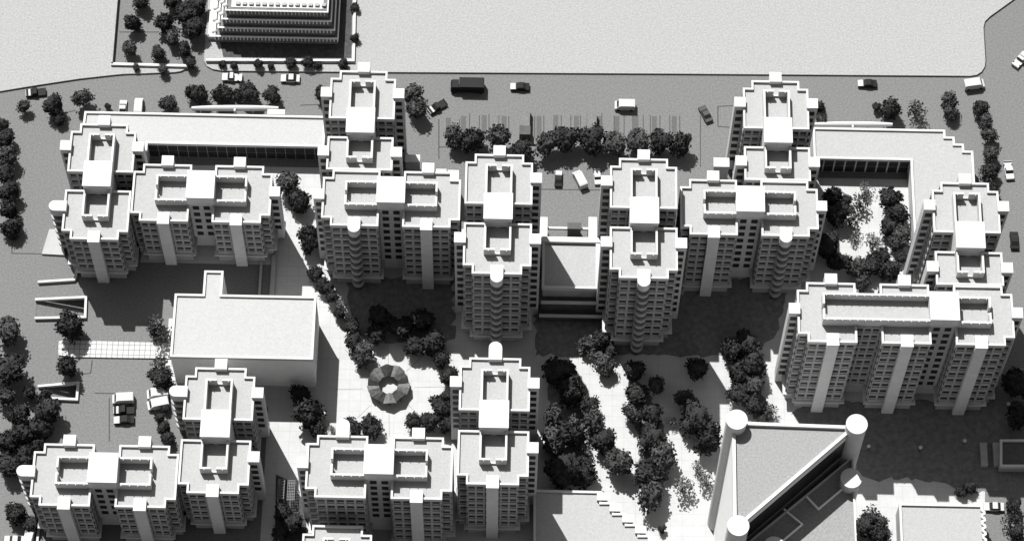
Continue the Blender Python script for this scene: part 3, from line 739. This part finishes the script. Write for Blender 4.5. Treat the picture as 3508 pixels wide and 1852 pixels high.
car('van', 'w', 398, 1016, 194, 'white van beside the round-ended stair, lower of two')
car('car', 'w', 309, 270, 90, 'white car half hidden behind the left annex parapet, left one', None, .9)
car('van', 'w', 349, 268, 90, 'white van half hidden behind the left annex parapet, right one', None, .9)
car('car', 'w', 36, 1357, 180, 'white car cut by the bottom edge, left one')
car('van', 'w', 73, 1352, 80, 'white van cut by the bottom edge, right one', None, .9)
car('car', 'w', 2500, 1273, 180, 'white car beside the scalloped hall in the bottom right')

# ------------------------------------------------------------------ trees
def crown_mesh(i, dens, core_r, leaf):
    rnd = random.Random(100+i); mb = MB()
    blobs = [(Vector((rnd.uniform(-.5, .5), rnd.uniform(-.5, .5), rnd.uniform(-.35, .45))), rnd.uniform(.38, .58)) for _ in range(9)]
    if core_r:
        bm = bmesh.new(); bmesh.ops.create_icosphere(bm, subdivisions=3, radius=core_r)
        vs = []
        for v in bm.verts:
            d = v.co.normalized(); k = core_r*rnd.uniform(.86, 1.1)
            for c, r in blobs:
                k = max(k, d.dot(c)+r*.72 if (d*d.dot(c)-c).length < r*.8 else 0)
            vs.append(d*k*rnd.uniform(.93, 1.04))
        mb.add([tuple(v) for v in vs], [[v.index for v in f.verts] for f in bm.faces]); bm.free()
    for _ in range(dens):
        c, r = rnd.choice(blobs)
        d = Vector((rnd.gauss(0, 1), rnd.gauss(0, 1), rnd.gauss(0, 1))).normalized()
        p = c+d*r*rnd.uniform(.7, 1.22)
        a = Vector((rnd.gauss(0, 1), rnd.gauss(0, 1), rnd.gauss(0, 1))).normalized(); b = a.orthogonal().normalized(); c2 = a.cross(b)
        s1, s2 = leaf*rnd.uniform(.6, 1.3), leaf*rnd.uniform(.4, 1.0)
        mb.add([p-b*s1, p-c2*s2, p+b*s1, p+c2*s2], [(0, 1, 2, 3)])
    return mb
def trunk_mesh(i):
    rnd = random.Random(i); mb = MB(); n = 6
    def limb(a, b, ra, rb):
        d = (b-a).normalized(); u = d.orthogonal().normalized(); v = d.cross(u)
        vs = [a+(u*math.cos(k*math.tau/n)+v*math.sin(k*math.tau/n))*ra for k in range(n)]+[b+(u*math.cos(k*math.tau/n)+v*math.sin(k*math.tau/n))*rb for k in range(n)]
        mb.add(vs, [(k, (k+1) % n, n+(k+1) % n, n+k) for k in range(n)])
    limb(Vector((0, 0, 0)), Vector((0, 0, 0.9)), .1, .07)
    for k in range(5):
        a = k*math.tau/5+rnd.random(); limb(Vector((0, 0, .6+.06*k)), Vector((.6*math.cos(a), .6*math.sin(a), 1.1+.3*rnd.random())), .05, .015)
    return mb
TP = {}
for i in range(5): TP['d%d' % i] = (crown_mesh(i, 1000, .56, .12), FOL[0])
for i in range(2): TP['m%d' % i] = (crown_mesh(20+i, 800, .48, .12), FOL[1])
for i in range(3): TP['p%d' % i] = (crown_mesh(40+i, 260, 0, .12), FOL[2 if i else 1])
TREE = {}
def tree(kind, x, y, r, label, group):
    vs = [k for k in TP if k[0] == kind]; k = random.choice(vs); rm = M(r)
    rm *= 1.22; a, b = W(x, y, 1.15*rm)
    if k not in TREE:
        o = bpy.data.objects.new('tree', None); link(o, None, (0, 0, 0))
        part('trunk', trunk_mesh(len(TREE)), BARK, o)
        c = part('crown', MB().add([(v[0], v[1], v[2]+1.15) for v in TP[k][0].v], TP[k][0].f), TP[k][1], o)
        TREE[k] = o
    else: o = dup(TREE[k], a, b)
    s = rm*1.05
    o.location = (a, b, 0); o.rotation_euler = (0, 0, random.uniform(0, 6.28)); o.scale = (s*random.uniform(.84, 1.12), s*random.uniform(.84, 1.12), s)
    setp(o, label, 'tree', group)
ORD = ['first', 'second', 'third', 'fourth', 'fifth', 'sixth', 'seventh', 'eighth', 'ninth', 'tenth', 'eleventh', 'twelfth', 'thirteenth', 'fourteenth', 'fifteenth', 'sixteenth', 'seventeenth', 'eighteenth', 'nineteenth', 'twentieth', 'twenty-first', 'twenty-second', 'twenty-third', 'twenty-fourth', 'twenty-fifth', 'twenty-sixth', 'twenty-seventh', 'twenty-eighth']
ADJ = {'d': 'dense dark', 'm': 'mid-grey bushy', 'p': 'pale open-branched'}
def grove(place, group, axis, lst):
    lst = sorted(lst, key=lambda t: t[axis]); cnt = {}
    for t in lst:
        k = t[3] if len(t) > 3 else 'd'
        cnt[k] = cnt.get(k, 0)
    for t in lst:
        k = t[3] if len(t) > 3 else 'd'
        tot = sum(1 for q in lst if (q[3] if len(q) > 3 else 'd') == k)
        i = cnt[k]; cnt[k] += 1
        fr = 'left' if axis == 0 else 'top'
        lab = ('%s tree %s' % (ADJ[k], place)) if tot == 1 else ('%s %s tree from the %s %s' % (ORD[i], ADJ[k], fr, place))
        tree(k, t[0], t[1], t[2], lab, group)
grove('in the walled garden', 'trees in the walled garden', 1, [(357, 3, 20), (335, 57, 22), (326, 120, 19, 'm'), (410, 55, 22), (432, 95, 20, 'm'), (401, 133, 17), (462, 123, 18), (474, 36, 28), (486, 72, 28), (437, 3, 22), (497, 18, 24)])
grove('against the garden wall', 'bushes against garden walls', 0, [(342, 170, 9, 'm'), (411, 174, 13, 'm'), (478, 156, 14), (560, 162, 9), (590, 165, 9), (648, 162, 12), (680, 166, 9), (730, 160, 14), (775, 158, 15), (800, 164, 9), (862, 160, 12), (893, 20, 11), (893, 95, 12)])
grove('on the left bend of the top street', 'trees on the left bend', 0, [(61, 270, 17, 'm'), (133, 262, 25), (206, 247, 25, 'm'), (270, 268, 8), (150, 300, 14)])
grove('above the long left canopy', 'trees above the left canopy', 0, [(420, 260, 19), (488, 236, 22), (508, 240, 20), (560, 236, 24), (600, 240, 14), (628, 236, 25), (684, 240, 19), (808, 235, 17)])
grove('right of the top-street block', 'trees beside the top-street block', 1, [(1035, 237, 24, 'm'), (1046, 275, 26, 'm')])
grove('in the row below the parking bays', 'row of trees below the parking bays', 0, [(1140, 347, 27, 'm'), (1188, 352, 28), (1255, 347, 31, 'm'), (1316, 376, 28), (1377, 364, 30, 'm'), (1428, 349, 32), (1488, 352, 31), (1546, 360, 27, 'm'), (1605, 354, 29, 'm'), (1662, 358, 28), (1716, 368, 27)])
grove('above the right annex', 'trees above the right annex', 0, [(2205, 270, 11), (2240, 273, 26), (2305, 274, 24, 'p'), (2385, 258, 23, 'm'), (2390, 285, 18, 'm'), (2062, 268, 13), (2066, 302, 15, 'm')])
grove('along the right-hand street', 'trees along the right-hand street', 1, [(2468, 273, 20), (2478, 308, 18, 'm'), (2488, 340, 20, 'm'), (2492, 385, 18, 'm'), (2480, 440, 20, 'p'), (2492, 432, 20), (2498, 478, 18)])
grove('in the hedge on the left edge', 'hedge of trees on the left edge', 1, [(5, 312, 17), (10, 350, 22), (15, 398, 25, 'm'), (12, 440, 24), (20, 480, 24), (24, 525, 24), (28, 570, 22), (33, 592, 13)])
grove('beside the ramps at the left', 'trees beside the ramps', 1, [(22, 830, 33, 'm'), (180, 818, 32), (15, 925, 36), (165, 922, 28)])
grove('in the bushes of the lower left', 'bushes of the lower left', 1, [(15, 1000, 24, 'm'), (72, 985, 16), (115, 998, 18), (45, 1045, 28), (118, 1040, 32), (100, 1075, 28), (55, 1090, 26), (18, 1110, 24), (20, 1165, 26), (62, 1150, 26), (95, 1125, 18), (40, 1290, 22), (75, 1318, 16)])
grove('between the hall and parked vans', 'trees along the hall front', 1, [(395, 815, 22, 'p'), (412, 845, 24, 'p'), (390, 833, 16), (405, 912, 20, 'p'), (403, 950, 23), (425, 975, 14), (402, 1052, 12), (412, 1075, 17), (424, 1100, 16), (415, 1025, 11)])
grove('on the lit diagonal path', 'trees on the diagonal path', 1, [(726, 460, 29, 'm'), (752, 506, 27), (775, 590, 27), (778, 612, 24), (795, 690, 19), (815, 722, 20), (835, 745, 18), (858, 762, 16, 'p'), (850, 790, 15), (884, 822, 18), (875, 800, 12)])
grove('on the plaza around the pavilion', 'trees around the pavilion', 0, [(912, 892, 24, 'm'), (890, 862, 20), (945, 845, 24), (960, 800, 26), (1010, 825, 28), (1062, 808, 28), (1090, 862, 28), (1045, 875, 24), (1110, 905, 20), (1130, 945, 22), (1145, 975, 16), (1122, 1000, 14), (1110, 1025, 26), (1085, 1060, 24), (1042, 1062, 22), (930, 1076, 26), (885, 1072, 24), (770, 1035, 32), (752, 995, 24), (800, 1075, 22), (835, 1080, 10, 'p'), (1125, 1070, 20)])
grove('in the shaded park beside the bottom-centre tower', 'trees in the shaded park', 0, [(1478, 868, 22, 'm'), (1508, 852, 22), (1500, 888, 18, 'p'), (1405, 940, 33), (1440, 985, 33), (1520, 920, 22, 'm'), (1395, 1050, 30, 'm'), (1440, 1090, 32), (1390, 1110, 28, 'm'), (1418, 1175, 38), (1462, 1188, 30), (1492, 1058, 28, 'm'), (1520, 1105, 28), (1480, 1020, 25), (1448, 1052, 14, 'p'), (1470, 1130, 18, 'p')])
grove('in the shaded park nearer the triangular tower', 'trees in the shaded park', 0, [(1538, 880, 16), (1595, 935, 28), (1600, 988, 26), (1556, 1160, 33, 'm'), (1590, 1040, 24, 'm'), (1640, 1045, 28), (1645, 1100, 32), (1662, 1150, 30, 'm'), (1628, 1195, 34), (1640, 1245, 34, 'm'), (1718, 1222, 25, 'p'), (1756, 1178, 15, 'p'), (1778, 1208, 20, 'p'), (1665, 1331, 10), (1750, 930, 28), (1755, 1050, 38), (1785, 1105, 36), (1720, 1000, 26, 'm'), (1650, 970, 24, 'm'), (1690, 1060, 12, 'p')])
grove('left of the three-bay block', 'trees left of the three-bay block', 1, [(1845, 880, 30), (1882, 865, 30), (1893, 918, 34), (1862, 945, 30), (1898, 965, 26, 'm'), (1862, 995, 26), (1898, 1020, 22), (1938, 1035, 16, 'p'), (1920, 1060, 16)])
grove('in the right courtyard', 'trees in the right courtyard', 1, [(2125, 505, 16), (2150, 600, 12, 'p'), (2220, 645, 20), (2092, 492, 24), (2105, 535, 30), (2180, 474, 17, 'p'), (2165, 510, 22, 'p'), (2140, 548, 24, 'p'), (2238, 500, 26), (2262, 535, 28), (2240, 572, 24), (2198, 612, 24, 'p'), (2260, 600, 24, 'm'), (2082, 620, 34), (2108, 662, 26), (2155, 672, 26, 'm'), (2195, 668, 22), (2168, 712, 18, 'm'), (2238, 680, 26), (2270, 650, 14)])
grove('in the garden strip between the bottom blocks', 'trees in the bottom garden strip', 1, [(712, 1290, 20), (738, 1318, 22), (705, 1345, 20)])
grove('at the lower right', 'trees at the lower right', 0, [(2560, 960, 34), (2565, 1045, 30), (2185, 1300, 24, 'p'), (2178, 1325, 24), (2212, 1312, 20, 'm'), (2210, 1345, 24), (2545, 1310, 22, 'p'), (2560, 1340, 20), (2548, 1275, 18), (2440, 1225, 14), (2415, 1238, 12)])
